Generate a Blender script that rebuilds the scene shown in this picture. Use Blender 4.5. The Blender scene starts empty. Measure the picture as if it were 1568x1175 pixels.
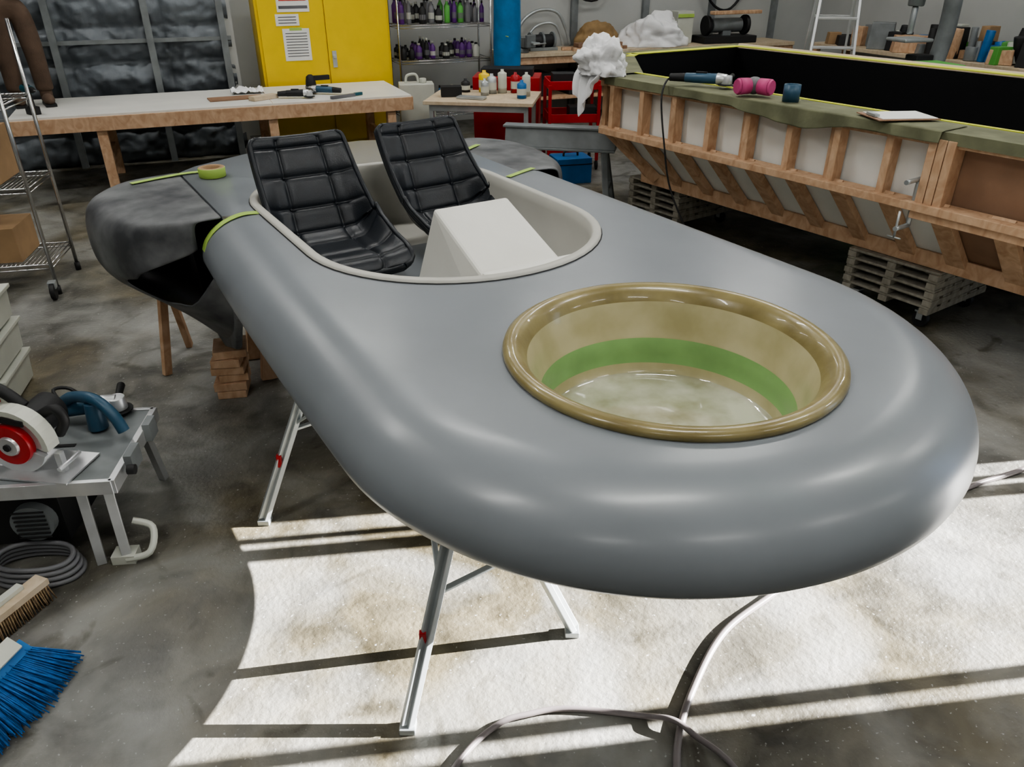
import bpy, bmesh, math, random
from math import sin, cos, pi, radians
from mathutils import Matrix, Vector, noise
random.seed(4)
S=bpy.context.scene
# ------------------------------------------------------------ materials
def mat(name,col,rough=.6,metal=0,var=.12,scale=6,bump=0,bscale=60,coat=0,trans=0,spec=.5,detail=4,col2=None,lo=.35,hi=.65,crough=.03):
    m=bpy.data.materials.new(name); m.use_nodes=True
    nt=m.node_tree; b=nt.nodes['Principled BSDF']
    tc=nt.nodes.new('ShaderNodeTexCoord')
    n=nt.nodes.new('ShaderNodeTexNoise'); n.inputs['Scale'].default_value=scale; n.inputs['Detail'].default_value=detail
    nt.links.new(tc.outputs['Object'],n.inputs['Vector'])
    r=nt.nodes.new('ShaderNodeValToRGB')
    c=list(col)
    if col2 is None:
        a=[max(0,x*(1-var)) for x in c]; d=[min(1,x*(1+var)) for x in c]
    else: a=c; d=list(col2)
    r.color_ramp.elements[0].position=lo; r.color_ramp.elements[1].position=hi
    r.color_ramp.elements[0].color=(*a,1); r.color_ramp.elements[1].color=(*d,1)
    nt.links.new(n.outputs['Fac'],r.inputs['Fac']); nt.links.new(r.outputs['Color'],b.inputs['Base Color'])
    b.inputs['Roughness'].default_value=rough; b.inputs['Metallic'].default_value=metal
    b.inputs['Coat Weight'].default_value=coat; b.inputs['Coat Roughness'].default_value=crough; b.inputs['Transmission Weight'].default_value=trans
    b.inputs['Specular IOR Level'].default_value=spec
    if bump:
        n2=nt.nodes.new('ShaderNodeTexNoise'); n2.inputs['Scale'].default_value=bscale; n2.inputs['Detail'].default_value=5
        nt.links.new(tc.outputs['Object'],n2.inputs['Vector'])
        bp=nt.nodes.new('ShaderNodeBump'); bp.inputs['Strength'].default_value=bump; bp.inputs['Distance'].default_value=.01
        nt.links.new(n2.outputs['Fac'],bp.inputs['Height']); nt.links.new(bp.outputs['Normal'],b.inputs['Normal'])
    return m
def woodmat(name,c1,c2,sc=3):
    m=bpy.data.materials.new(name); m.use_nodes=True
    nt=m.node_tree; b=nt.nodes['Principled BSDF']
    tc=nt.nodes.new('ShaderNodeTexCoord'); mp=nt.nodes.new('ShaderNodeMapping')
    mp.inputs['Scale'].default_value=(sc,sc,sc*.6)
    n=nt.nodes.new('ShaderNodeTexNoise'); n.inputs['Scale'].default_value=4; n.inputs['Detail'].default_value=8; n.inputs['Distortion'].default_value=1.5
    r=nt.nodes.new('ShaderNodeValToRGB'); r.color_ramp.elements[0].position=.3; r.color_ramp.elements[1].position=.7
    r.color_ramp.elements[0].color=(*c1,1); r.color_ramp.elements[1].color=(*c2,1)
    nt.links.new(tc.outputs['Object'],mp.inputs['Vector']); nt.links.new(mp.outputs['Vector'],n.inputs['Vector'])
    nt.links.new(n.outputs['Fac'],r.inputs['Fac']); nt.links.new(r.outputs['Color'],b.inputs['Base Color'])
    b.inputs['Roughness'].default_value=.7
    return m
def floormat():
    m=bpy.data.materials.new('concrete_floor'); m.use_nodes=True
    nt=m.node_tree; b=nt.nodes['Principled BSDF']; L=nt.links
    tc=nt.nodes.new('ShaderNodeTexCoord')
    def N(s,d,dist=0):
        n=nt.nodes.new('ShaderNodeTexNoise'); n.inputs['Scale'].default_value=s; n.inputs['Detail'].default_value=d; n.inputs['Distortion'].default_value=dist
        L.new(tc.outputs['Object'],n.inputs['Vector']); return n
    def R(n,p0,c0,p1,c1):
        r=nt.nodes.new('ShaderNodeValToRGB'); e=r.color_ramp.elements
        e[0].position=p0; e[0].color=(*c0,1); e[1].position=p1; e[1].color=(*c1,1); L.new(n.outputs['Fac'],r.inputs['Fac']); return r
    def X(f,a,c,mode='MIX'):
        x=nt.nodes.new('ShaderNodeMix'); x.data_type='RGBA'; x.blend_type=mode
        if f is None: x.inputs[0].default_value=1
        else: L.new(f,x.inputs[0])
        L.new(a,x.inputs[6]); L.new(c,x.inputs[7]); return x
    base=R(N(.7,5,.4),.40,(.125,.108,.07),.62,(.175,.172,.158))
    mott=R(N(5,9,.8),.3,(.45,.45,.45),.7,(1.3,1.3,1.3))
    a=X(None,base.outputs['Color'],mott.outputs['Color'],'MULTIPLY')
    dust=R(N(1.6,12,.6),.48,(0,0,0),.70,(.65,.65,.65))
    dc=nt.nodes.new('ShaderNodeRGB'); dc.outputs[0].default_value=(.36,.36,.345,1)
    a2=X(dust.outputs['Color'],a.outputs[2],dc.outputs[0])
    st=R(N(2.6,7,1.5),.30,(.45,.43,.38),.42,(1,1,1))
    a2=X(None,a2.outputs[2],st.outputs['Color'],'MULTIPLY')
    sp=R(N(60,3),.66,(0,0,0),.72,(.6,.6,.6))
    wc=nt.nodes.new('ShaderNodeRGB'); wc.outputs[0].default_value=(.5,.5,.48,1)
    a3=X(sp.outputs['Color'],a2.outputs[2],wc.outputs[0])
    L.new(a3.outputs[2],b.inputs['Base Color'])
    rr=R(N(3,6),.3,(.32,.32,.32),.7,(.7,.7,.7)); L.new(rr.outputs['Color'],b.inputs['Roughness'])
    bp=nt.nodes.new('ShaderNodeBump'); bp.inputs['Strength'].default_value=.6; bp.inputs['Distance'].default_value=.008
    L.new(N(40,8).outputs['Fac'],bp.inputs['Height']); L.new(bp.outputs['Normal'],b.inputs['Normal'])
    return m
M_floor=floormat()
M_prim=mat('grey_primer',(.205,.222,.24),.36,var=.05,scale=3,spec=.45,coat=.22,crough=.2)
M_fend=mat('dark_fibreglass',(.045,.047,.052),.5,var=.5,scale=5,bump=.15,bscale=14,col2=(.17,.175,.18),detail=12,lo=.36,hi=.66)
M_black=mat('black_gelcoat',(.004,.004,.005),.4)
M_blackm=mat('black_matte',(.012,.012,.013),.6)
M_cream=mat('cream_gelcoat',(.46,.45,.41),.5,var=.05,scale=3)
M_console=mat('white_foam_board',(.74,.73,.68),.55,var=.04,scale=3)
M_leather=mat('black_leather',(.010,.013,.018),.40,var=.2,scale=20,bump=.12,bscale=160)
M_amber=mat('amber_fibreglass',(.20,.16,.065),.3,var=.2,scale=7,coat=.3,col2=(.31,.26,.12),bump=.1,bscale=25)
M_amberl=mat('amber_fibreglass_pale',(.36,.32,.17),.32,var=.2,scale=5,coat=.3,col2=(.50,.45,.28))
M_greenb=mat('green_tape_band',(.21,.37,.14),.4,var=.2,scale=4,coat=.3)
M_glassb=mat('resin_floor',(.30,.29,.18),.06,var=.3,scale=5,coat=1,col2=(.62,.61,.50))
M_tape=mat('lime_tape',(.36,.52,.11),.6,var=.06)
M_lime=mat('yellow_tape',(.62,.66,.08),.6,var=.06)
M_steel=mat('galvanised_steel',(.46,.49,.50),.4,.6,var=.12)
M_chrome=mat('chrome_wire',(.6,.6,.6),.25,1)
M_alu=mat('aluminium',(.62,.63,.64),.35,.7)
M_wood=woodmat('fir_lumber',(.44,.265,.155),(.64,.44,.29))
M_woodd=woodmat('old_pallet_wood',(.20,.185,.15),(.36,.335,.28))
M_woodl=woodmat('light_plywood',(.48,.38,.26),(.60,.50,.37))
M_brown=mat('hardboard_brown',(.27,.16,.10),.6,var=.1)
M_white=mat('white_panel',(.80,.81,.78),.55,var=.05,scale=2)
M_wtop=mat('white_laminate',(.72,.71,.67),.4,var=.06,scale=2)
M_wcloth=mat('white_cotton',(.75,.75,.76),.9,var=.05,bump=.2,bscale=90)
M_olive=mat('olive_fabric',(.16,.165,.10),.85,var=.2,bump=.2,bscale=40)
M_yel=mat('yellow_enamel',(.76,.54,.02),.35,var=.03)
M_paper=mat('paper',(.72,.72,.70),.8,var=.03)
M_ink=mat('printed_ink',(.12,.12,.13),.8)
M_redl=mat('red_print',(.6,.05,.04),.6)
M_red=mat('red_enamel',(.40,.012,.018),.35,var=.1)
M_blue=mat('blue_plastic',(.015,.14,.38),.4,var=.1)
M_teal=mat('teal_plastic',(.01,.09,.12),.4,var=.1)
M_navy=mat('blue_tool_plastic',(.03,.085,.14),.4,var=.1)
M_pink=mat('pink_filter',(.52,.07,.21),.6)
M_gry=mat('grey_rubber',(.16,.16,.17),.55)
M_mach=mat('machine_grey',(.19,.205,.21),.45,.1,var=.15)
M_green=mat('green_plastic',(.10,.36,.07),.5)
M_card=mat('cardboard',(.34,.22,.12),.85,var=.1)
M_wplast=mat('white_plastic',(.53,.54,.48),.45,var=.05)
M_pants=mat('brown_canvas',(.10,.065,.045),.9,var=.2,bump=.3,bscale=60)
M_shirt=mat('grey_shirt',(.1,.1,.11),.9)
M_skin=mat('skin',(.55,.33,.24),.5,var=.05)
M_hair=mat('dark_hair',(.03,.02,.015),.7)
M_wall=mat('painted_wall',(.42,.43,.42),.7,var=.05,scale=1.5,bump=.1,bscale=8)
M_quilt=mat('foil_insulation',(.07,.08,.09),.45,.1,var=.4,scale=2.2,bump=.8,bscale=10,detail=8,col2=(.16,.18,.20))
M_hose=mat('hose_rubber',(.20,.175,.175),.35,var=.1)
M_purple=mat('purple_plastic',(.10,.02,.18),.4)
M_brist=mat('blue_bristles',(.012,.12,.36),.6,var=.3,scale=40)
M_bristb=mat('tan_bristles',(.35,.24,.14),.8,var=.3,scale=60)
M_tarp=mat('blue_tarp',(.01,.17,.40),.4,var=.2,scale=6,bump=.3,bscale=12)
M_sky=mat('window_glass_blue',(.10,.14,.25),.2,var=.2)
M_mdf=mat('tan_canvas',(.26,.17,.08),.8,var=.2)
# ------------------------------------------------------------ mesh builder
def frame(x=0,y=0,z=0,deg=0): return Matrix.Translation((x,y,z))@Matrix.Rotation(radians(deg),4,'Z')
def catmull(pts,n=8,closed=False):
    P=[Vector(p) for p in pts]; out=[]
    N=len(P)
    rng=range(N if closed else N-1)
    for i in rng:
        if closed: p0,p1,p2,p3=P[(i-1)%N],P[i],P[(i+1)%N],P[(i+2)%N]
        else: p0,p1,p2,p3=P[max(i-1,0)],P[i],P[i+1],P[min(i+2,N-1)]
        for k in range(n):
            t=k/n
            out.append(.5*((2*p1)+(-p0+p2)*t+(2*p0-5*p1+4*p2-p3)*t*t+(-p0+3*p1-3*p2+p3)*t**3))
    if not closed: out.append(P[-1])
    return out
class MB:
    def __init__(s,name,mats,F=None):
        s.name=name; s.mats=mats if isinstance(mats,(list,tuple)) else [mats]; s.M=F or Matrix(); s.bm=bmesh.new()
    def face(s,pts,mat=0,smooth=False):
        f=s.bm.faces.new([s.bm.verts.new(p) for p in pts]); f.material_index=mat; f.smooth=smooth; return f
    def _box(s,T,sz,mat,tx=1,ty=1):
        x,y,z=[q/2 for q in sz]; vs=[]
        for (i,j,k) in [(-1,-1,-1),(1,-1,-1),(1,1,-1),(-1,1,-1),(-1,-1,1),(1,-1,1),(1,1,1),(-1,1,1)]:
            fx=tx if k>0 else 1; fy=ty if k>0 else 1
            vs.append(s.bm.verts.new(T@Vector((i*x*fx,j*y*fy,k*z))))
        for q in [(3,2,1,0),(4,5,6,7),(0,1,5,4),(1,2,6,5),(2,3,7,6),(3,0,4,7)]:
            f=s.bm.faces.new([vs[i] for i in q]); f.material_index=mat
    def box(s,c,sz,mat=0,rz=0,rx=0,ry=0,tx=1,ty=1):
        T=Matrix.Translation(c)@Matrix.Rotation(radians(rz),4,'Z')@Matrix.Rotation(radians(ry),4,'Y')@Matrix.Rotation(radians(rx),4,'X')
        s._box(T,sz,mat,tx,ty)
    def beam(s,p1,p2,w,h,mat=0,up=(0,0,1)):
        p1=Vector(p1);p2=Vector(p2); d=p2-p1; L=d.length; d.normalize(); u=Vector(up)
        x=d.cross(u)
        if x.length<1e-3: x=d.cross(Vector((1,0,0)))
        x.normalize(); y=x.cross(d)
        T=Matrix((( x.x,y.x,d.x,0),(x.y,y.y,d.y,0),(x.z,y.z,d.z,0),(0,0,0,1))); T.translation=(p1+p2)/2
        s._box(T,(w,h,L),mat)
    def ring(s,c,r,x,y,seg):
        return [s.bm.verts.new(c+x*(r*cos(2*pi*i/seg))+y*(r*sin(2*pi*i/seg))) for i in range(seg)]
    def bridge(s,A,B,mat,smooth=True,closed=True):
        n=len(A)
        for i in range(n if closed else n-1):
            j=(i+1)%n
            f=s.bm.faces.new((A[i],A[j],B[j],B[i])); f.material_index=mat; f.smooth=smooth
    def cyl(s,p1,p2,r1,r2=None,mat=0,seg=16,caps=True):
        r2=r1 if r2 is None else r2
        p1=Vector(p1);p2=Vector(p2);d=(p2-p1).normalized(); x=d.orthogonal().normalized(); y=d.cross(x)
        A=s.ring(p1,r1,x,y,seg);B=s.ring(p2,r2,x,y,seg); s.bridge(A,B,mat)
        if caps:
            for q in (A,B): f=s.bm.faces.new(q); f.material_index=mat
    def tube(s,pts,r,mat=0,seg=8,n=6,closed=False):
        P=catmull(pts,n,closed) if n>1 else [Vector(p) for p in pts]
        prev=None; first=None; x=None
        for i,p in enumerate(P):
            a=P[i-1] if (i>0 or closed) else p; b=P[(i+1)%len(P)] if (i<len(P)-1 or closed) else p
            d=(b-a)
            if d.length<1e-6: continue
            d.normalize()
            if x is None: x=d.orthogonal().normalized()
            else: x=(x-d*x.dot(d)).normalized()
            R=s.ring(p,r,x,d.cross(x),seg)
            if prev: s.bridge(prev,R,mat)
            else: first=R
            prev=R
        if closed: s.bridge(prev,first,mat)
        else:
            for q in (first,prev): s.bm.faces.new(q).material_index=mat
    def lathe(s,prof,c=(0,0,0),mats=0,seg=32,sx=1,sy=1,capb=True,capt=True):
        c=Vector(c); prev=None
        for k,(r,z) in enumerate(prof):
            R=[s.bm.verts.new(c+Vector((r*sx*cos(2*pi*i/seg),r*sy*sin(2*pi*i/seg),z))) for i in range(seg)]
            m=mats[k-1] if isinstance(mats,list) else mats
            if prev: s.bridge(prev,R,m)
            elif capb: s.bm.faces.new(R).material_index=m if not isinstance(mats,list) else mats[0]
            prev=R
        if capt: s.bm.faces.new(prev).material_index=mats[-1] if isinstance(mats,list) else mats
    def ball(s,c,r,mat=0,seg=20,fn=None):
        r=(r,r,r) if not hasattr(r,'__len__') else r
        ret=bmesh.ops.create_uvsphere(s.bm,u_segments=seg,v_segments=seg//2+2,radius=1)
        for v in ret['verts']:
            q=v.co.copy()
            if fn: q=fn(q)
            v.co=Vector(c)+Vector((q.x*r[0],q.y*r[1],q.z*r[2]))
            for f in v.link_faces: f.material_index=mat; f.smooth=True
    def sheet(s,fn,nu,nv,mat=0,smooth=True,skip=None):
        g=[[s.bm.verts.new(fn(i/nu,j/nv)) for j in range(nv+1)] for i in range(nu+1)]
        for i in range(nu):
            for j in range(nv):
                if skip and skip(i,j): continue
                f=s.bm.faces.new((g[i][j],g[i+1][j],g[i+1][j+1],g[i][j+1])); f.smooth=smooth
                f.material_index=mat(i/nu,j/nv) if callable(mat) else mat
    def prism(s,poly,axis,lo,hi,mat=0):
        def v(p,h):
            return {'x':(h,p[0],p[1]),'y':(p[0],h,p[1]),'z':(p[0],p[1],h)}[axis]
        A=[s.bm.verts.new(v(p,lo)) for p in poly]; B=[s.bm.verts.new(v(p,hi)) for p in poly]
        s.bridge(A,B,mat,False)
        for q in (A,B): s.bm.faces.new(q).material_index=mat
    def done(s,bevel=0,parent=None,solid=0,recalc=True):
        bm=s.bm
        if recalc: bmesh.ops.recalc_face_normals(bm,faces=bm.faces)
        bm.verts.ensure_lookup_table()
        lo=Vector([min(v.co[i] for v in bm.verts) for i in range(3)]); hi=Vector([max(v.co[i] for v in bm.verts) for i in range(3)])
        c=Vector(((lo.x+hi.x)/2,(lo.y+hi.y)/2,lo.z))
        for v in bm.verts: v.co-=c
        me=bpy.data.meshes.new(s.name); bm.to_mesh(me); bm.free()
        for m in s.mats: me.materials.append(m)
        o=bpy.data.objects.new(s.name,me); S.collection.objects.link(o)
        W=s.M@Matrix.Translation(c)
        o.matrix_world=W
        if parent:
            o.parent=parent; o.matrix_parent_inverse=Matrix.Translation(-parent.location)
            o.matrix_basis=W
        if solid:
            md=o.modifiers.new('Solidify','SOLIDIFY'); md.thickness=solid; md.offset=-1 
        if bevel:
            md=o.modifiers.new('Bevel','BEVEL'); md.width=bevel; md.segments=2; md.limit_method='ANGLE'; md.angle_limit=radians(40)
        return o
def empty(name,loc=(0,0,0)):
    e=bpy.data.objects.new(name,None); e.location=loc; e.empty_display_size=.2; S.collection.objects.link(e); return e
POD=frame(deg=31.75); BLD=frame(deg=22.46); MOLD=frame(.78,6.45,0,35.17)
# ------------------------------------------------------------ room shell
E1,E2=10.0,11.2; H=4.9; OT=4.42; TE=.396
m=MB('floor',M_floor); m.box((2.5,3,-.05),(18,19,.1),0); 
f=m.done(); f.matrix_world=BLD@Matrix.Translation((2.5,3,-.1))
m=MB('ceiling',M_wall,BLD); m.box((2.5,3,H+.05),(18,19,.1)); m.done()
m=MB('wall_back',M_wall,BLD); m.box((5.4,E2+.1,H/2),(9.6,.2,H)); m.box((.68,10.75,H/2),(.12,1.3,H)); m.done()
m=MB('wall_left',M_wall,BLD); m.box((-5.6,3,H/2),(.2,16.6,H)); m.done()
m=MB('wall_front',M_wall,BLD); m.box((2.5,-5.3,H/2),(16.4,.2,H)); m.done()
m=MB('trim_1',[M_mach,M_white],BLD)
for x in (4.4,5.6,6.8,8.0,9.2): m.box((x,E2-.03,H/2),(.10,.06,H),0)
for z in (1.9,3.2): m.box((5.4,E2-.02,z),(9.2,.04,.10),1)
m.done()
m=MB('wall_back_left',[M_quilt,M_mach],BLD)
def q(u,v):
    x=-5.5+u*6.2; z=v*H
    px=(x*1.0)%1.0; pz=(z/.36)%1.0
    puff=(abs(sin(pi*px)))**.4*(abs(sin(pi*pz)))**.5*.10
    w=.05*noise.noise(Vector((x*5,z*7,0)))+.025*noise.noise(Vector((x*14,z*18,3)))
    return (x,10.17-puff-w,z)
m.sheet(q,300,190,0)
m.box((-2.4,10.3,H/2),(6.2,.2,H),0)
for x in (-3.0,-2.05,-1.1,-.15,.62): 
    m.box((x,10.05,H/2),(.07,.08,H),1)
for z in (.55,1.3): m.box((-2.2,10.07,z),(5.8,.05,.04),1)
m.done(recalc=True)
def e2at(D0):
    X=(E1-.382*D0)/(.924+.382*.135); Y=D0+.135*X; return -.382*X+.924*Y
ops=sorted([(e2at(1.47),e2at(1.53)),(e2at(1.575),e2at(2.46)),(e2at(2.53),e2at(2.57)),(e2at(2.60),e2at(2.70))])
m=MB('wall_right',M_wall,BLD); y=-5.2
for a,b in ops:
    m.box((E1+.03,(y+a)/2,H/2),(.06,a-y,H)); 
    m.box((E1+.03,(a+b)/2,(H+OT)/2),(.06,b-a,H-OT)); y=b
m.box((E1+.03,(y+E2)/2,H/2),(.06,E2-y,H)); m.done()
m=MB('trim_2',M_alu,BLD)
for a,b in ops:
    m.box((E1-.01,(a+b)/2,OT+.03),(.03,b-a+.02,.05))
m.done()
m=MB('window_1',[M_sky,M_alu],BLD); m.box((E1-.02,6.2,1.9),(.03,1.6,1.7),0)
for yy in (5.4,6.2,7.0): m.box((E1-.04,yy,1.9),(.03,.06,1.8),1)
m.box((E1-.04,6.2,2.78),(.03,1.7,.06),1); m.done()
# ------------------------------------------------------------ vehicle body
body=empty('hover_vehicle_body',(-.1,2.6,.78))
HC,R0,AC,AE=1.461,.971,1.635,3.42
BC=1.41
ZT=1.12
IN,DR=.225,.175
LT=.045
prof=[]
NP=14
for k in range(NP+1):
    t=k/NP*pi/2; prof.append((IN*(1-sin(t)),ZT-DR*(1-cos(t))))
for k in range(1,8):
    t=k/7*pi/2; prof.append((.27*(1-cos(t)),ZT-DR-.110*sin(t)))
ZB=ZT-DR-.110
def ringpts(i):
    R=R0-i; pts=[]
    for k in range(12):
        u=1-k/12; pts.append((HC-R+LT*u*u,AC+(AE-AC)*u))
    for k in range(97):
        t=pi+pi*k/96; pts.append((HC+R*cos(t),AC+R*sin(t)))
    for k in range(1,13): pts.append((HC+R,AC+(AE-AC)*k/12))
    return pts
def rrect(b0,b1,a0,a1,rf,rr,off=0,n=14):
    b0-=off;b1+=off;a0-=off;a1+=off;rf+=off;rr+=off; pts=[]
    for cx,cy,r,t0 in ((b0+rf,a0+rf,rf,pi),(b1-rf,a0+rf,rf,1.5*pi),(b1-rr,a1-rr,rr,0),(b0+rr,a1-rr,rr,.5*pi)):
        for k in range(n+1):
            t=t0+k/n*pi/2; pts.append((cx+r*cos(t),cy+r*sin(t)))
    return pts
CK=(.805,2.015,2.15,3.97,.598,.5)
m=MB('hull',[M_prim],POD); bm=m.bm
prev=None; rings=[]
for (i,z) in prof:
    R=[bm.verts.new((p[0],p[1],z)) for p in ringpts(i)]
    if prev: m.bridge(prev,R,0,True,False)
    prev=R; rings.append(R)
f=bm.faces.new(rings[-1]); f.smooth=False
outer=list(rings[0])
HW=.76; AR=4.40
extra=[bm.verts.new(p) for p in ((BC+HW,AE+.01,ZT),(BC+HW,AR-.06,ZT),(BC+HW-.10,AR+.06,ZT),(BC+.35,AR+.2,ZT),(BC-.35,AR+.2,ZT),(BC-HW+.10,AR+.04,ZT),(BC-HW,AR-.06,ZT),(BC-HW,AE+.01,ZT))]
outer+=extra
edges=[]
def loopedges(vs):
    for i in range(len(vs)):
        a,b=vs[i],vs[(i+1)%len(vs)]
        e=bm.edges.get((a,b)) or bm.edges.new((a,b)); edges.append(e)
loopedges(outer)
hole=[bm.verts.new((p[0],p[1],ZT)) for p in rrect(*CK,off=.004)]
loopedges(hole)
DC=(1.415,1.43)
dh=[bm.verts.new((DC[0]+.455*cos(2*pi*k/64),DC[1]+.455*sin(2*pi*k/64),ZT)) for k in range(64)]
loopedges(dh)
r=bmesh.ops.triangle_fill(bm,use_beauty=True,use_dissolve=False,edges=edges,normal=(0,0,1))
for g in r['geom']:
    if isinstance(g,bmesh.types.BMFace): g.smooth=True
low=[bm.verts.new((v.co.x,v.co.y,.84)) for v in extra]
m.bridge([v for v in extra],low,0,False,False)
me=m.done(parent=body)
m=MB('cockpit_tub',[M_cream,M_blackm],POD)
rows=[(.013,1.121,1),(.009,1.124,1),(.008,1.130,0),(.0,1.134,0),(-.022,1.134,0),(-.030,1.126,0),(-.036,1.08,0),(-.055,.85,0),(-.075,.82,0),(-.10,.812,0)]
prev=None
for off,z,mi in rows:
    R=[m.bm.verts.new((p[0],p[1],z)) for p in rrect(*CK,off=off)]
    if prev: m.bridge(prev,R,mi,True)
    prev=R
m.bm.faces.new(prev)
m.done(parent=body)
m=MB('dashboard_console',[M_console],POD)
A=[(1.31,2.93,.812),(1.35,2.79,1.205),(1.355,2.42,1.045),(1.345,2.36,.95),(1.32,2.30,.812)]
B=[(1.76,2.93,.812),(1.70,2.79,1.205),(1.705,2.38,1.045),(1.75,2.36,.95),(1.77,2.30,.812)]
va=[m.bm.verts.new(p) for p in A]; vb=[m.bm.verts.new(p) for p in B]
m.bridge(va,vb,0,False); m.bm.faces.new(va); m.bm.faces.new(vb)
m.box((1.60,2.30,.95),(.55,.12,.25),0)
m.done(bevel=.012,parent=body)
m=MB('dome_ring',[M_amber,M_amberl,M_greenb,M_glassb],POD)
pr=[(.474,1.119),(.479,1.127),(.476,1.138),(.464,1.146),(.450,1.147),(.436,1.141),(.422,1.126),(.408,1.10),(.394,1.065),(.382,1.03),(.371,.99),(.368,.985),(.365,.93),(.362,.895),(.359,.89),(.354,.862),(.337,.853),(.2,.853),(.02,.853)]
mi=[0,0,0,0,0,0,0,1,1,1,1,2,2,1,1,3,3,3]
m.lathe(pr,(DC[0],DC[1],0),mi,96,capb=False)
m.done(parent=body,recalc=False)
def fender(side,name):
    m=MB(name,[M_fend,M_black],POD)
    w0=(HC+R0)-(BC+HW) if side>0 else (BC-HW)-(HC-R0+LT)
    st=[(3.43,w0+.004,.94,.83),(3.49,max(.29,w0+.02),.84,.62),(3.56,.385,.77,.50),(3.7,.44,.73,.42),(3.85,.485,.71,.34),(4.0,.505,.70,.31),(4.15,.50,.70,.33),(4.28,.46,.71,.40),(4.36,.38,.75,.55),(4.40,.26,.80,.7)]
    pp=[(0,1),(.35,1.0),(.72,.99),(.92,.93),(.99,.78),(1,.58),(.985,.42),(.92,.28),(.80,.16)]
    G=[]
    for a,w,zo,zi in st:
        sec=[]
        for p,qv in pp: sec.append((p*w,zo-.06+(1.119-(zo-.06))*qv))
        z8=sec[-1][1]
        for t,e in ((.6,.22),(.35,.5),(.15,.78),(0,1)): sec.append((w*t,z8+(zi-z8)*e))
        G.append([m.bm.verts.new((BC+side*(HW+v.x),a-(.15*v.x if a>4.2 else 0),v.y)) for v in catmull([(x,z,0) for x,z in sec],2)])
    for i in range(len(G)-1):
        for j in range(len(G[0])-1):
            if i<=1 and 12<=j<=18: continue
            if i==2 and 13<=j<=17: continue
            f=m.bm.faces.new((G[i][j],G[i+1][j],G[i+1][j+1],G[i][j+1])); f.smooth=True
    m.bm.faces.new(G[-1])
    o=m.done(parent=body,solid=.014)
    md=o.modifiers['Solidify']; md.offset=-1; md.material_offset=1; md.material_offset_rim=0
    sb=o.modifiers.new('Sub','SUBSURF'); sb.levels=1; sb.render_levels=1
    m=MB(name+'_keel',[M_fend],POD)
    c=BC+side*(HW+.0)
    m.prism([(3.44,.86),(3.47,.62),(3.62,.40),(3.9,.30),(4.05,.30),(4.2,.40),(4.34,.7),(4.36,.9)],'x',c-.018,c+.018)
    m.done(bevel=.01,parent=body)
fender(-1,'fender_left'); fender(1,'fender_right')
m=MB('masking_tape_strips',[M_tape],POD)
def strip(pts,w,dz=.003):
    P=catmull(pts,8)
    pv=None
    for i,p in enumerate(P):
        d=(P[min(i+1,len(P)-1)]-P[max(i-1,0)]); d.z=0; d.normalize(); n=Vector((-d.y,d.x,0))
        a=m.bm.verts.new(p+n*w/2+Vector((0,0,dz))); b=m.bm.verts.new(p-n*w/2+Vector((0,0,dz)))
        if pv: m.bm.faces.new((pv[0],a,b,pv[1]))
        pv=(a,b)
def hz(b):
    i=R0-(HC-b)-LT
    if i>=IN: return ZT
    s_=1-i/IN; t=math.asin(max(0,min(1,s_))); return ZT-DR*(1-cos(t))
strip([(.80,3.40,ZT)]+[(b,3.405,hz(b)+.004) for b in (.74,.69,.64,.595,.565,.550,.541)],.045,.003)
strip([(.40,4.22,1.119),(.66,4.28,ZT+.002),(.82,4.26,ZT)],.035,.006)
strip([(2.02,3.9,ZT),(2.18,4.02,ZT),(2.3,4.1,1.12)],.03,.006)
strip([(2.05,3.35,ZT),(2.16,3.40,ZT),(2.26,3.44,ZT)],.03,.006)
m.done(parent=body,solid=.002)
m=MB('tape_roll',[M_tape,M_card],frame(-1.528,3.95,1.122)); m.lathe([(.042,0),(.064,0),(.066,.002),(.066,.044),(.064,.046),(.042,.046),(.042,0)],(0,0,0),[0,0,0,0,1,1],32,capb=False,capt=False); m.done()
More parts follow.
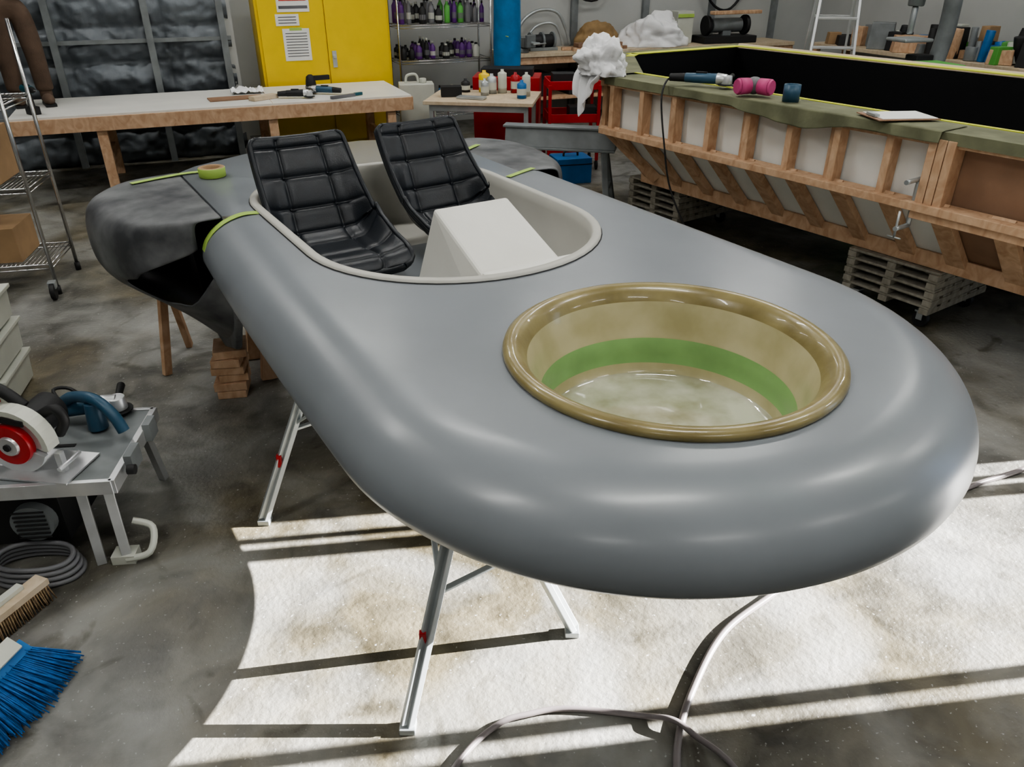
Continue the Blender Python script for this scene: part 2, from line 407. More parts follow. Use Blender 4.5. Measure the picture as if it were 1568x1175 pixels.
# bucket seats
UB=[0,.27,.73,1.0]
def seat(b,a,rot):
    F=POD@Matrix.Translation((b,a,.822))@Matrix.Rotation(radians(rot),4,'Z')
    root=empty('tufted_bucket_seat',F.translation)
    path=catmull([(0,-.48,.08),(0,-.42,.125),(0,-.28,.115),(0,-.10,.115),(0,.0,.15),(0,.06,.25),(0,.13,.38),(0,.20,.50),(0,.225,.54)],12)
    n=len(path)
    NR=8
    def pos(u,v,thick=0,puff=True):
        k=v*(n-1); i=min(int(k),n-2); p=path[i].lerp(path[i+1],k-i); d=(path[i+1]-path[i]).normalized()
        nrm=Vector((0,-d.z,d.y)); 
        if nrm.z<0 and v<.5: nrm=-nrm
        x=(u-.5)*2
        wdt=.25 if v<.45 else .25-.035*((v-.45)/.55)
        if v>.92: wdt-= .02*((v-.92)/.08)**2
        if v<.08: wdt-=.05*((.08-v)/.08)**2
        curl=max(0,abs(x)-.66)/.34
        arm=math.exp(-((v-.46)/.22)**2)
        off=.13*curl**1.5*arm+.015*x*x
        pf=0
        if puff:
            uu=min(.99999,max(0,u)); c=0
            while uu>=UB[c+1]: c+=1
            cu=(uu-UB[c])/(UB[c+1]-UB[c]); cv=(v*NR)%1
            du=min(cu,1-cu)*(UB[c+1]-UB[c])*.5; dv=min(cv,1-cv)*.09
            pf=.017*(1-math.exp(-du/.010))*(1-math.exp(-dv/.008))
            ds=min(abs(u-UB[1]),abs(u-UB[2]))
            pf-=.007*math.exp(-((ds/.03)**2+(dv/.008)**2))
        return Vector((x*wdt,p.y,p.z))+nrm*(off+pf+thick)
    m=MB('cushion',[M_leather],F); m.sheet(lambda u,v:pos(u,v),110,192,0); m.done(parent=root,recalc=False)
    m=MB('shell',[M_blackm],F); m.sheet(lambda u,v:pos(-.02+u*1.04,v,-.030,False),30,50,0); o=m.done(parent=root,solid=.008)
    m=MB('piping',[M_leather],F)
    for uu in (0,1):
        for th in (.004,-.012,-.026): m.tube([pos(uu,k/30,th,False) for k in range(31)],.011,0,8,1)
    for th in (0,-.014,-.028): m.tube([pos(k/12,1,th,False) for k in range(13)],.013,0,8,1); m.tube([pos(k/12,0,th,False) for k in range(13)],.012,0,8,1)
    for cu in (1,2):
        for cv in range(1,NR):
            m.ball(pos(UB[cu],cv/NR,.002,True),(.008,.008,.008),0,10)
    m.done(parent=root)
    m=MB('pedestal',[M_chrome,M_blackm],F); m.cyl((0,-.2,.0),(0,-.2,.07),.05,.05,0); m.cyl((0,-.2,0),(0,-.2,.012),.17,.16,0,24); m.done(parent=root)
seat(1.09,3.47,0); seat(1.735,3.50,4)
# ------------------------------------------------------------ sawhorses
def sawhorse(name,p1,p2,h,spread,mats,legw=.04,beamh=.06,beamw=.07):
    m=MB(name,mats); p1=Vector((*p1,0)); p2=Vector((*p2,0)); d=(p2-p1).normalized(); n=Vector((-d.y,d.x,0))
    up=Vector((0,0,1))
    m.beam(p1-d*.02+up*(h-beamh/2),p2+d*.02+up*(h-beamh/2),beamw,beamh,0)
    for e,sg in ((p1,1),(p2,-1)):
        for s_ in (1,-1):
            top=e+d*sg*.10+n*s_*.03+up*(h-.04); ft=e+n*s_*spread/2+up*.0
            m.beam(top,ft+up*.012,legw,legw*.55,0,up=tuple(n))
            m.beam(top+n*s_*.012,ft+n*s_*.012+up*.03,legw*.35,legw*.7,0,up=tuple(n))
            m.box(ft+up*.012,(.05,.05,.024),0)
            a=top.lerp(ft,.42); m.beam(a,e+d*sg*.42+up*(h-.06),.018,.012,0)
            q_=top.lerp(ft,.62); m.box(q_+n*s_*.02,(.022,.018,.06),2)
        a=(e+d*sg*.10+n*.03+up*(h-.04)).lerp(e+n*spread/2,.45); b=(e+d*sg*.10-n*.03+up*(h-.04)).lerp(e-n*spread/2,.45)
        m.beam(a,b,.02,.012,0)
    m.done(bevel=.003)
sawhorse('folding_metal_sawhorse',(-.055,1.765),(-.78,2.765),ZB-.005,.66,[M_steel,M_blackm,M_red])
m=MB('steel_trestle',[M_mach,M_blackm],frame(.44,7.15,0,-12))
m.prism([(-.09,.60),(.09,.60),(.05,.76),(-.05,.76)],'x',-.5,.5,0)
m.box((0,0,.77),(1.04,.14,.02),0); m.box((0,0,.59),(1.0,.22,.02),0)
for sx in(-1,1):
    for sy in (-1,1):
        m.beam((sx*.40,sy*.07,.60),(sx*.48,sy*.28,.02),.05,.03,0); m.box((sx*.48,sy*.28,.012),(.09,.06,.024),1)
    m.beam((sx*.45,-.2,.25),(sx*.45,.2,.25),.03,.03,0)
m.done(bevel=.004)
m=MB('wood_block_stack',[M_wood],frame(-1.53,3.72,0,12))
z=0
for k in range(6):
    m.box((random.uniform(-.01,.01),random.uniform(-.01,.01),z+.023),(.17 if k%2 else .15,.19,.044),0,rz=random.uniform(-8,8)+(0)); z+=.0465
m.done(bevel=.003)
m=MB('wooden_prop_stand',[M_wood],frame(-1.98,3.95,0,20))
m.beam((.06,0,.58),(-.02,-.05,0.0),.035,.045); m.beam((0.06,.1,.58),(.1,.30,0.0),.035,.045); m.box((.05,.06,.60),(.10,.26,.04)); m.done(bevel=.003)
m=MB('rear_timber_trestle',[M_wood],POD)
for bb in (.95,1.9):
    for aa in (4.0,4.3): m.beam((bb,aa,.74),(bb+(.1 if bb>1.4 else -.1),aa,0),.04,.09)
m.box((1.42,4.0,.765),(1.2,.04,.07)); m.box((1.42,4.3,.765),(1.2,.04,.07)); m.done(bevel=.003)
# ------------------------------------------------------------ workbench back left
WB=frame(-4.62,7.32,0,22.46)
m=MB('wooden_workbench',[M_wood,M_wtop,M_woodl],WB)
L=3.82; Wd=1.2; ht=.80
m.box((L/2,Wd/2,ht-.01),(L,Wd,.02),1)
m.box((L*.62,Wd/2,ht+.001),(.004,Wd,.003),0)
m.box((L/2,-.0,ht-.085),(L,.04,.13),0); m.box((L/2,Wd,ht-.085),(L,.04,.13),0)
m.box((0,Wd/2,ht-.085),(.04,Wd,.13),0); m.box((L,Wd/2,ht-.085),(.04,Wd,.13),0)
for x in (.75,2.35,3.6):
    for y in (.07,Wd-.07): m.box((x,y,(ht-.15)/2),(.09,.09,ht-.15),0)
    m.box((x,Wd/2,.3),(.04,Wd-.2,.09),0)
m.done(bevel=.004)
def tool_grinder(name,F,c,L=.28):
    m=MB(name,[c,M_blackm,M_alu],F)
    m.cyl((0,0,.045),(L*.6,0,.05),.032,.036,0,16); m.cyl((L*.6,0,.05),(L*.78,0,.05),.04,.034,2,16)
    m.cyl((L*.78,0,.02),(L*.78,0,.075),.04,.036,2); m.cyl((L*.78,0,.012),(L*.78,0,.018),.058,.058,1,24)
    m.cyl((-L*.3,0,.04),(0,0,.045),.026,.03,1,14); m.cyl((L*.78,.03,.05),(L*.78,.14,.06),.014,.017,1,12)
    m.box((L*.3,0,.085),(.08,.02,.012),1)
    m.done(bevel=.002)
tool_grinder('angle_grinder',WB@frame(2.55,.28,ht+.003,-20),M_blackm,.3)
tool_grinder('angle_grinder',WB@frame(3.05,.35,ht+.003,150),M_navy,.3)
m=MB('orbital_sander',[M_blackm,M_gry],WB@frame(2.9,.85,ht+.002,10)); m.cyl((0,0,0),(0,0,.03),.065,.065,1,24); m.lathe([(.06,.03),(.055,.08),(.045,.13),(.02,.15)],(0,0,0),0,20); m.box((.12,0,.11),(.2,.05,.05),0); m.done(bevel=.004)
m=MB('hardboard_offcut',[M_brown,M_woodl],WB@frame(2.05,.45,ht+.003,5)); m.box((0,0,.006),(.55,.22,.012),0); m.box((.25,-.18,.02),(.3,.10,.04),1,rz=25); m.done()
m=MB('metal_rasp',[M_gry,M_teal],WB@frame(3.1,.08,ht+.002,25)); m.box((0,0,.015),(.3,.04,.03),0); m.box((.2,0,.018),(.1,.03,.03),1); m.done(bevel=.003)
m=MB('shop_rag',[M_wcloth],WB@frame(2.2,.80,ht+.004))
m.sheet(lambda u,v:((u-.5)*.34,(v-.5)*.2,.012+.09*abs(noise.noise(Vector((u*5,v*4,1))))),24,20); m.done(solid=.003)
def drill(name,F,c):
    m=MB(name,[c,M_blackm,M_alu],F)
    m.box((0,0,.035),(.085,.12,.07),1); m.box((0,0,.13),(.04,.05,.13),1,rx=-8); m.cyl((0,.08,.225),(0,-.09,.225),.036,.034,0,18); m.cyl((0,-.09,.225),(0,-.14,.225),.03,.018,1,16); m.cyl((0,-.14,.225),(0,-.19,.225),.006,.004,2,8)
    m.box((0,.0,.26),(.03,.1,.01),1); m.done(bevel=.006)
drill('cordless_drill',WB@frame(.20,.22,ht+.002,30),M_teal)
# ------------------------------------------------------------ person on the bench
def skinobj(name,verts,edges,rad,mt,parent,F,lv=2):
    me=bpy.data.meshes.new(name); me.from_pydata(verts,edges,[]); me.materials.append(mt)
    o=bpy.data.objects.new(name,me); S.collection.objects.link(o)
    md=o.modifiers.new('Skin','SKIN'); md.use_smooth_shade=True
    for i,r in enumerate(rad):
        sv=me.skin_vertices[0].data[i]; sv.radius=(r,r) if not hasattr(r,'__len__') else r
    me.skin_vertices[0].data[0].use_root=True
    sb=o.modifiers.new('Sub','SUBSURF'); sb.levels=lv; sb.render_levels=lv
    o.parent=parent; o.matrix_parent_inverse=Matrix.Translation(-parent.location); o.matrix_basis=F
    return o
PF=WB@frame(.14,.80,ht+.004,12)
pr_=empty('standing_worker',PF.translation)
skinobj('trousers',[(0,0,.93),(-.09,0,.86),(-.12,-.02,.50),(-.12,.02,.18),(-.12,.02,.12),(.09,0,.86),(.12,-.06,.50),(.13,-.04,.18),(.13,-.04,.12),(0,0,1.02)],[(0,1),(1,2),(2,3),(3,4),(0,5),(5,6),(6,7),(7,8),(0,9)],[.14,.12,.095,.085,.09,.12,.095,.085,.09,.14],M_pants,pr_,PF)
skinobj('jacket',[(0,0,1.0),(0,0,1.2),(0,.0,1.38),(0,-.01,1.47),(-.19,0,1.40),(-.27,-.03,1.13),(-.16,-.25,1.12),(.19,0,1.40),(.27,-.03,1.13),(.16,-.25,1.14)],[(0,1),(1,2),(2,3),(2,4),(4,5),(5,6),(2,7),(7,8),(8,9)],[.14,.145,.15,.06,.07,.052,.04,.07,.052,.04],M_shirt,pr_,PF)
m=MB('head',[M_skin,M_hair],PF)
m.cyl((0,-.01,1.46),(0,-.01,1.56),.055,.052,0)
def hd(q):
    k=1-.22*max(0,-q.z)**1.5; x,y=q.x*k,q.y*k
    if q.y<-.9 and abs(q.z)<.25: y-=.14
    return Vector((x,y,q.z))
m.ball((0,-.01,1.635),(.075,.095,.115),0,28,hd)
m.ball((0,.012,1.665),(.080,.095,.10),1,24)
for s_ in (-1,1): m.ball((s_*.077,0,1.635),(.012,.022,.032),0,10); m.ball((s_*.03,-.093,1.65),(.012,.01,.009),1,10)
m.box((0,-.098,1.59),(.045,.01,.008),0)
m.done(parent=pr_)
for s_ in (-1,1):
    base=Vector((s_*.155,-.27,1.13))
    vs=[tuple(base),tuple(base+Vector((-s_*.03,-.07,0)))]; ed=[(0,1)]; rd=[.03,.034]
    for k in range(4):
        o_=base+Vector((-s_*.03+(k-1.5)*.02,-.10,0)); i=len(vs)
        vs+= [tuple(o_),tuple(o_+Vector((0,-.035,-.01))),tuple(o_+Vector((0,-.05,-.035)))]; ed+=[(1,i),(i,i+1),(i+1,i+2)]; rd+=[.010,.009,.008]
    i=len(vs); vs+=[tuple(base+Vector((-s_*.065,-.05,.01))),tuple(base+Vector((-s_*.085,-.08,.01)))]; ed+=[(0,i),(i,i+1)]; rd+=[.012,.010]
    skinobj('hand',vs,ed,rd,M_skin,pr_,PF,1)
m=MB('boots',[M_pants,M_blackm],PF)
for x,y in ((-.12,.02),(.13,-.04)):
    m.ball((x,y-.07,.056),(.055,.15,.055),0,20); m.cyl((x,y,.04),(x,y,.14),.055,.058,0); m.box((x,y-.06,.012),(.10,.28,.024),1)
m.done(parent=pr_)
# ------------------------------------------------------------ yellow cabinet
m=MB('yellow_flammables_cabinet',[M_yel,M_blackm,M_paper,M_ink,M_redl,M_tape,M_steel],BLD)
c0,c1,yf,hc=.98,2.50,9.86,1.86
m.box(((c0+c1)/2,yf+.27,hc/2+.04),(c1-c0,.5,hc-.08),0)
mid=(c0+c1)/2
for a,b in ((c0+.03,mid-.006),(mid+.006,c1-.03)): m.box(((a+b)/2,yf+.008,hc/2+.04),(b-a,.03,hc-.16),0)
for x in (c0+.08,c1-.08): m.box((x,yf+.1,.02),(.08,.1,.05),1)
m.box((mid+.07,yf-.012,1.05),(.05,.02,.18),6); m.cyl((mid+.07,yf-.05,1.08),(mid+.07,yf,1.08),.02,.02,6)
m.box((c0+.42,yf-.010,1.66),(.36,.004,.20),2); m.box((c0+.42,yf-.013,1.70),(.30,.003,.05),4); m.box((c0+.42,yf-.013,1.61),(.32,.003,.03),3)
m.box((c0+.42,yf-.010,1.22),(.30,.004,.34),2); m.box((c0+.42,yf-.010,.55),(.28,.004,.14),2)
for k in range(9): m.box((c0+.42,yf-.013,1.34-k*.03),(.24,.002,.008),3)
m.box((c0+.42,yf-.013,1.385),(.14,.003,.03),5); m.box((c0+.38,yf-.013,.64),(.1,.003,.03),5)
m.box((c0+.34,yf-.010,1.48),(.26,.004,.12),2)
for k in range(3): m.box((c0+.34,yf-.013,1.51-k*.03),(.2,.002,.008),3)
m.box((c1-.45,yf-.010,1.72),(.4,.004,.05),2)
m.done(bevel=.006)
def rack(name,F,w,d,zs,h,mt):
    m=MB(name,[mt,M_blackm],F)
    for x in (0,w):
        for y in (0,d): m.cyl((x,y,.06),(x,y,h),.013,.013,0,10); m.cyl((x,y,0),(x,y,.06),.02,.02,1,10)
    for z in zs:
        for y in (0,d): m.cyl((0,y,z),(w,y,z),.006,.006,0,6); m.cyl((0,y,z-.03),(w,y,z-.03),.005,.005,0,6)
        for x in (0,w): m.cyl((x,0,z),(x,d,z),.006,.006,0,6); m.cyl((x,0,z-.03),(x,d,z-.03),.005,.005,0,6)
        k=int(w/.028)
        for i in range(1,k): m.cyl((w*i/k,0,z+.004),(w*i/k,d,z+.004),.0025,.0025,0,4)
    m.done()
RK=BLD@frame(2.68,10.15)
rack('chrome_wire_shelving',RK,1.22,.46,(.30,.95,1.36,1.75),2.1,M_chrome)
cols=[M_wplast,M_purple,M_blue,M_blackm,M_green,M_red,M_yel,M_gry]
m=MB('shelf_bottles',cols,RK)
for z in (.96,1.37,1.76,.31):
    x=.07
    while x<1.15:
        r=random.uniform(.028,.05); h=random.uniform(.16,.30); c=random.choice([0,0,1,3,2,3,3,4,5,7,7]) 
        if z==.96: c=random.choice([1,1,3,3,0,3]); h*=.85
        for y in (.10,.25,.38):
            if random.random()<.85:
                m.lathe([(r*.95,0),(r,.01),(r,h*.68),(r*.45,h*.82),(r*.4,h*.88)],(x,y,z+.003),c,12)
                m.cyl((x,y,z+.003+h*.88),(x,y,z+.003+h),r*.45,r*.4,random.choice([0,3,3]),10)
                if random.random()<.5: m.cyl((x,y,z+h*.2),(x,y,z+h*.45),r*1.02,r*1.02,random.choice([0,7]),12,False)
        x+=r*2+.02
m.done()
m=MB('blue_tarp_roll',[M_tarp,M_tape],frame(-.06,10.5,0,0))
m.lathe([(.15,0),(.17,.3),(.16,.7),(.175,1.1),(.165,1.6),(.17,2.2),(.15,2.25)],(0,0,0),0,28); m.tube([(.17,0,1.2),(0,-.172,1.25),(-.17,0,1.3),(0,.172,1.25)],.006,1,6,4,True); m.done()
m=MB('white_plastic_jerrycan',[M_wplast,M_blackm],frame(-1.12,9.55,0,10))
m.box((0,0,.41),(.42,.30,.82),0,tx=.95,ty=.95); m.cyl((.08,0,.82),(.08,0,.87),.04,.04,0); m.tube([(-.12,0,.82),(-.10,0,.90),(.0,0,.91),(.03,0,.82)],.016,0,8,5)
m.done(bevel=.04)
TB=frame(-.30,8.75,0,-8)
m=MB('wood_work_table',[M_woodl,M_steel],TB); m.box((0,0,.775),(1.15,.85,.035),0)
for x in(-.5,.5):
    for y in (-.35,.35): m.box((x,y,.38),(.045,.045,.757),1)
m.box((0,-.36,.72),(1.0,.03,.06),1); m.box((0,.36,.72),(1.0,.03,.06),1); m.box((0,0,.25),(1.0,.7,.02),0); m.done(bevel=.003)
m=MB('solvent_cans',[M_steel,M_blue,M_wplast,M_yel,M_red,M_blackm],TB@frame(0,0,.795))
for x,y,r,h,c in ((.05,.2,.055,.16,0),(.16,.25,.05,.2,2),(.0,.05,.045,.13,0),(.42,-.1,.05,.14,1),(.45,.05,.045,.2,2),(-.05,.3,.06,.18,3),(.3,.28,.05,.17,4),(-.25,.25,.05,.1,5)):
    m.lathe([(r,0),(r,h),(r*.9,h+.005),(r*.35,h+.02),(r*.35,h+.04)],(x,y,0),c,18); m.cyl((x,y,h*.25),(x,y,h*.7),r*1.02,r*1.02,2,18,False)
m.box((-.35,-.05,.05),(.22,.16,.1),5,rz=15); m.box((-.1,-.2,.012),(.3,.12,.02),0,rz=-10)
m.done()
m=MB('red_tool_cart',[M_red,M_blackm,M_alu],frame(.66,9.0,0,5))
for z in (.20,.52,.86): 
    m.box((0,0,z),(.55,.45,.015),0)
    for s_ in (-1,1): m.box((0,s_*.225,z+.035),(.55,.012,.09),0); m.box((s_*.275,0,z+.035),(.012,.45,.09),0)
for x in (-.27,.27):
    for y in (-.22,.22): m.box((x,y,.5),(.035,.035,.8),0); m.cyl((x-.012,y,.05),(x+.012,y,.05),.05,.05,1,16)
m.box((-.1,0,.94),(.25,.2,.12),1); m.cyl((.15,.05,.87),(.15,.05,1.02),.05,.05,2); m.box((.1,-.1,.60),(.3,.2,.14),1)
m.done(bevel=.004)
m=MB('red_parts_bin',[M_red,M_blackm],frame(-.05,9.62,0,-5)); m.box((0,0,.45),(.75,.45,.90),0,tx=1.03,ty=1.03); m.box((0,0,.93),(.6,.3,.1),1); m.box((0,-.24,.7),(.6,.01,.12),1); m.done(bevel=.01)
m=MB('blue_tool_case',[M_blue,M_blackm],frame(.62,8.30,0,15)); m.box((0,0,.13),(.38,.3,.26),0); m.box((0,0,.2),(.39,.31,.01),1); m.tube([(-.08,0,.26),(-.06,0,.31),(.06,0,.31),(.08,0,.26)],.012,1,8,4); m.done(bevel=.02)
m=MB('dark_equipment_case',[M_blackm,M_red],frame(-.9,8.0,0,5)); m.box((0,0,.2),(.55,.4,.4),0); m.box((0,-.2,.3),(.2,.02,.05),1); m.box((.45,.05,.22),(.3,.3,.44),1,tx=.9); m.done(bevel=.015)
# ------------------------------------------------------------ back benches + clutter
BB=BLD@frame(4.25,10.4)
m=MB('back_workbench',[M_woodl,M_wood,M_blackm],BB); m.box((2.4,.35,.93),(4.8,.75,.05),0); m.box((2.4,0.02,.86),(4.8,.04,.1),1); m.box((2.4,.35,.35),(4.7,.7,.03),1)
for x in (.1,1.6,3.2,4.7):
    for y in (.08,.65): m.box((x,y,.45),(.09,.09,.9),1)
for x in (.5,1.2,2.1,2.8,3.6,4.3): m.box((x,.35,.52),(.42,.45,.3),2)
m.done(bevel=.004)
RB=BLD@frame(9.2,4.2)
m=MB('side_workbench',[M_woodl,M_wood,M_blackm],RB); m.box((.36,3.0,.93),(.72,6.0,.05),0)
for y in (.1,2,4,5.9):
    for x in (.05,.65): m.box((x,y,.45),(.09,.09,.9),1)
m.done(bevel=.004)
m=MB('bench_vise',[M_mach,M_steel],BB@frame(.25,.15,.957,20)); m.cyl((0,0,0),(0,0,.06),.11,.1,0,20); m.box((0,0,.13),(.12,.26,.13),0); m.box((0,-.18,.15),(.16,.05,.16),0); m.cyl((0,-.36,.13),(0,.1,.13),.018,.018,1); m.cyl((-.12,-.36,.13),(.12,-.36,.13),.009,.009,1); m.cyl((0,.12,.15),(0,.24,.15),.09,.09,0,20); m.done(bevel=.01)
m=MB('electric_winch',[M_blackm,M_mach],BB@frame(.62,.3,.957,0)); m.cyl((-.16,0,.12),(.16,0,.12),.085,.085,0,20); 
for x in(-.17,.17,0): m.cyl((x-.015,0,.12),(x+.015,0,.12),.115,.115,1,20)
m.box((0,0,.02),(.42,.2,.04),1); m.done(bevel=.004)
m=MB('curved_steel_pipe',[M_steel],BB@frame(.85,.64,.957)); m.tube([(-.5,0,.02),(-.4,0,.32),(-.15,0,.48),(.15,.0,.46),(.3,0,.25),(.38,0,.02)],.022,0,10,8); m.tube([(-.4,-.06,.02),(-.2,-.06,.28),(.1,-.06,.3),(.25,-.06,.02)],.018,0,10,8); m.done()
m=MB('lumber_offcuts',[M_wood,M_brown,M_woodl],BB@frame(1.3,.0,.957,0))
for k in range(4): m.box((random.uniform(-.1,.2),.02+k*.05,.02+.0*k),(.8+random.uniform(-.1,.1),.045,.04),k%3)
m.box((.1,.08,.07),(.7,.16,.05),1); m.done(bevel=.003)
def lump(name,F,mt,sx,sy,sz,amp=.35,fr=2.2,seed=0):
    m=MB(name,[mt],F)
    def fn(q):
        d=1+amp*noise.noise(q*fr+Vector((seed,0,0)))+.4*amp*noise.noise(q*fr*3+Vector((seed,5,0)))
        d+= -.10*amp*abs(noise.noise(q*fr*2.2+Vector((9,seed,1))))*4
        r=q*d
        if r.z<-.35: r.z=-.35
        return r
    m.ball((0,0,sz*.35),(sx,sy,sz),0,72,fn); return m.done()
lump('tan_canvas_bag',BB@frame(1.55,.44,.957,10),M_mdf,.36,.20,.27,.2,1.3,2)
lump('white_dust_sheet',BB@frame(2.42,.22,.957,-10),M_wcloth,.46,.26,.31,.4,1.4,7)
m=MB('cardboard_box',[M_wplast,M_tape],BB@frame(3.02,.50,.957,0)); m.box((0,0,.22),(.28,.26,.44),0); m.box((0,-.14,.38),(.28,.01,.05),1); m.done(bevel=.006)
m=MB('bench_grinder_station',[M_blackm,M_mach,M_wood],BB@frame(3.70,.3,.957,-5))
m.box((0,0,.05),(.9,.4,.1),0); m.cyl((-.25,0,.24),(.25,0,.24),.10,.10,1,20)
for x in (-.33,.33): m.cyl((x-.03,0,.24),(x+.03,0,.24),.14,.14,0,24)
m.box((0,0,.15),(.14,.14,.2),1); m.box((.1,-.1,.42),(.9,.12,.05),2,rz=8); m.done(bevel=.01)
m=MB('power_cables',[M_blackm],BLD@frame(0,11.12))
m.tube([(7.6,-.02,2.6),(7.65,-.03,2.0),(7.9,-.05,1.5),(8.3,-.03,1.4),(8.7,-.02,1.9)],.02,0,8,6); m.tube([(5.2,-.02,2.4),(5.5,-.03,1.7),(6.0,-.03,1.6),(6.4,-.02,2.4)],.015,0,8,6); m.done()
m=MB('aluminium_stepladder',[M_alu,M_redl],frame(3.70,9.75,0,-12))
hl=2.4
for s_ in(-1,1):
    m.beam((s_*.28,-.45,0),(s_*.17,0,hl),.03,.07,0); m.beam((s_*.28,.5,0),(s_*.17,.05,hl),.025,.05,0)
for k in range(1,8):
    t=k/8; m.box((0,-.45*(1-t),hl*t),(.56-.22*t,.09,.025),0)
    if k%2: m.box((0,.5*(1-t)+.05*t,hl*t),(.56-.22*t,.02,.025),0)
m.box((0,.02,hl),(.4,.2,.04),1); m.done(bevel=.003)
m=MB('drill_press_machine',[M_mach,M_steel,M_green,M_blackm],frame(4.95,10.1,0,15))
m.box((0,0,.45),(.55,.5,.9),0,tx=.85,ty=.85); m.box((0,-.05,.95),(.75,.6,.06),1)
m.tube([(.25,0,.95),(.30,0,1.4),(.25,0,1.9),(.0,0,2.15),(-.22,0,2.05)],.10,0,16,8); m.cyl((-.22,0,1.6),(-.22,0,2.15),.09,.12,0,20); m.cyl((-.22,0,1.30),(-.22,0,1.6),.035,.035,1); m.box((-.2,0,1.24),(.4,.35,.04),1)
m.cyl((-.22,-.3,1.75),(-.22,.1,1.75),.02,.02,1); m.ball((-.22,-.32,1.75),.04,3); m.box((0,0,1.02),(.25,.2,.1),3); m.done(bevel=.015)
m=MB('green_storage_bin',[M_green],frame(4.48,9.0,0,10)); m.box((0,0,.96),(.55,.40,.22),0,tx=1.08,ty=1.08); m.box((0,0,1.08),(.66,.48,.025),0); m.box((0,0,.43),(.5,.38,.84),0); m.done(bevel=.01)
m=MB('assorted_tool_heap',[M_blackm,M_mach,M_wood,M_red,M_blue,M_wplast,M_card,M_green],RB@frame(0,0,.957))
for k in range(95):
    x=random.uniform(.12,.52); y=random.uniform(.2,5.7); c=random.choice([0,0,0,1,1,2,2,3,4,5,6,7])
    h=random.uniform(.08,.40)
    if random.random()<.55: m.box((x,y,h/2),(random.uniform(.1,.3),random.uniform(.1,.35),h),c,rz=random.uniform(-40,40),tx=.85,ty=.9)
    else: m.cyl((x,y,0),(x+random.uniform(-.05,.05),y+random.uniform(-.05,.05),h),random.uniform(.04,.09),random.uniform(.03,.08),c,14)
m.done(bevel=.006)
# ------------------------------------------------------------ big mould on the right
mo=empty('boat_mould_on_frame',MOLD@Vector((0,0,.42)))
Ln=3.70; ZR=1.29
m=MB('timber_frame',[M_wood,M_white,M_brown,M_olive,M_steel],MOLD)
m.box((.01,-Ln/2,ZR-.055),(.09,Ln,.045),0)
m.box((-.02,-Ln/2,.88),(.13,Ln+.05,.045),0)
m.box((-.03,-2.95-.2,.835),(.06,1.05,.05),0)
m.box((.43,-Ln/2,.45),(.045,Ln,.10),0)
ys=[-.06-.335*k for k in range(8)]
for k,y in enumerate(ys):
    m.box((.005,y,1.07),(.09,.045,.34),0)
    m.beam((-.02,y-.03,.90),(.45,y-.03,.44),.045,.10,0,up=(0,1,0))
    if k%2==0: m.box((.03,y+.05,1.07),(.06,.04,.34),0)
for y in (-2.66,-2.71,-2.76): m.box((0,y,1.07),(.12,.045,.36),0)
for y in (-3.3,-3.66): m.box((0,y,1.07),(.10,.045,.34),0)
for y in (-2.75,-3.1,-3.45): m.beam((-.02,y,.90),(.45,y,.44),.045,.12,0,up=(0,1,0))
m.box((.075,-1.33,1.075),(.012,2.72,.37),1); m.box((.075,-3.2,1.075),(.012,1.0,.37),2)
m.box((.04,-3.2,1.245),(.14,1.05,.03),2)
m.face([(.05,0,.87),(.05,-2.7,.87),(.47,-2.7,.46),(.47,0,.46)],1); m.face([(.05,-2.7,.87),(.05,-Ln,.87),(.47,-Ln,.46),(.47,-2.7,.46)],2)
m.face([(.47,.0,.46),(.47,-Ln,.46),(2.3,-Ln,.46),(2.3,.9,.46),(1.2,.9,.46)],1)
m.face([(.05,0,.87),(.47,0,.46),(1.2,.9,.46),(1.1,1.15,.87)],1)
m.face([(.05,0,.87),(1.1,1.15,.87),(1.1,1.15,1.26),(.05,0,1.26)],1)
m.face([(1.1,1.15,.46),(2.75,1.05,.46),(2.75,1.05,1.26),(1.1,1.15,1.26)],1)
m.face([(2.78,1.05,.46),(2.78,-Ln,.46),(2.78,-Ln,1.26),(2.78,1.05,1.26)],1)
m.face([(0.05,-Ln,.87),(.47,-Ln,.46),(2.78,-Ln,.46),(2.78,-Ln,1.26),(.05,-Ln,1.26)],2)
for t in (.05,.35,.65,.95):
    m.beam((.0+1.1*t,1.18*t+.02,.9),(.0+1.1*t,1.18*t+.02,1.24),.045,.09,0); m.beam((1.1*t-.03,1.18*t+.03,.9),(1.1*t+.35,1.18*t-.25,.46),.045,.09,0)
m.beam((-.02,.02,.88),(1.1,1.2,.88),.1,.045,0); m.beam((-.02,.02,ZR-.055),(1.1,1.2,ZR-.055),.1,.045,0)
for y in (.8,-.2,-1.2,-2.2,-3.2): m.beam((2.8,y,.46),(2.8,y,1.24),.045,.09,0)
m.done(bevel=.003,parent=mo)
m=MB('rim_ledge',[M_olive,M_lime,M_woodl],MOLD)
m.box((.12,-Ln/2,ZR-.012),(.32,Ln+.04,.024),0)
m.box((-.045,-Ln/2,ZR-.03),(.012,Ln+.04,.06),0)
m.box((.26,-Ln/2,ZR+.002),(.03,Ln,.006),1)
m.prism([(-.04,.02),(.27,-.08),(1.17,1.0),(1.05,1.25)],'z',ZR-.024,ZR,0)
m.prism([(1.05,1.25),(1.17,1.0),(2.55,.92),(2.85,1.15)],'z',ZR-.024,ZR,0)
m.prism([(2.85,1.15),(2.55,.92),(2.55,-Ln),(2.85,-Ln)],'z',ZR-.024,ZR,2)
m.box((2.60,-1.4,ZR+.004),(.10,4.7,.008),1)
m.prism([(1.0,.92),(1.08,.88),(1.22,.98),(1.2,1.06)],'z',ZR,ZR+.006,1); m.prism([(1.15,1.08),(1.17,.98),(2.6,.90),(2.6,1.0)],'z',ZR,ZR+.006,1)
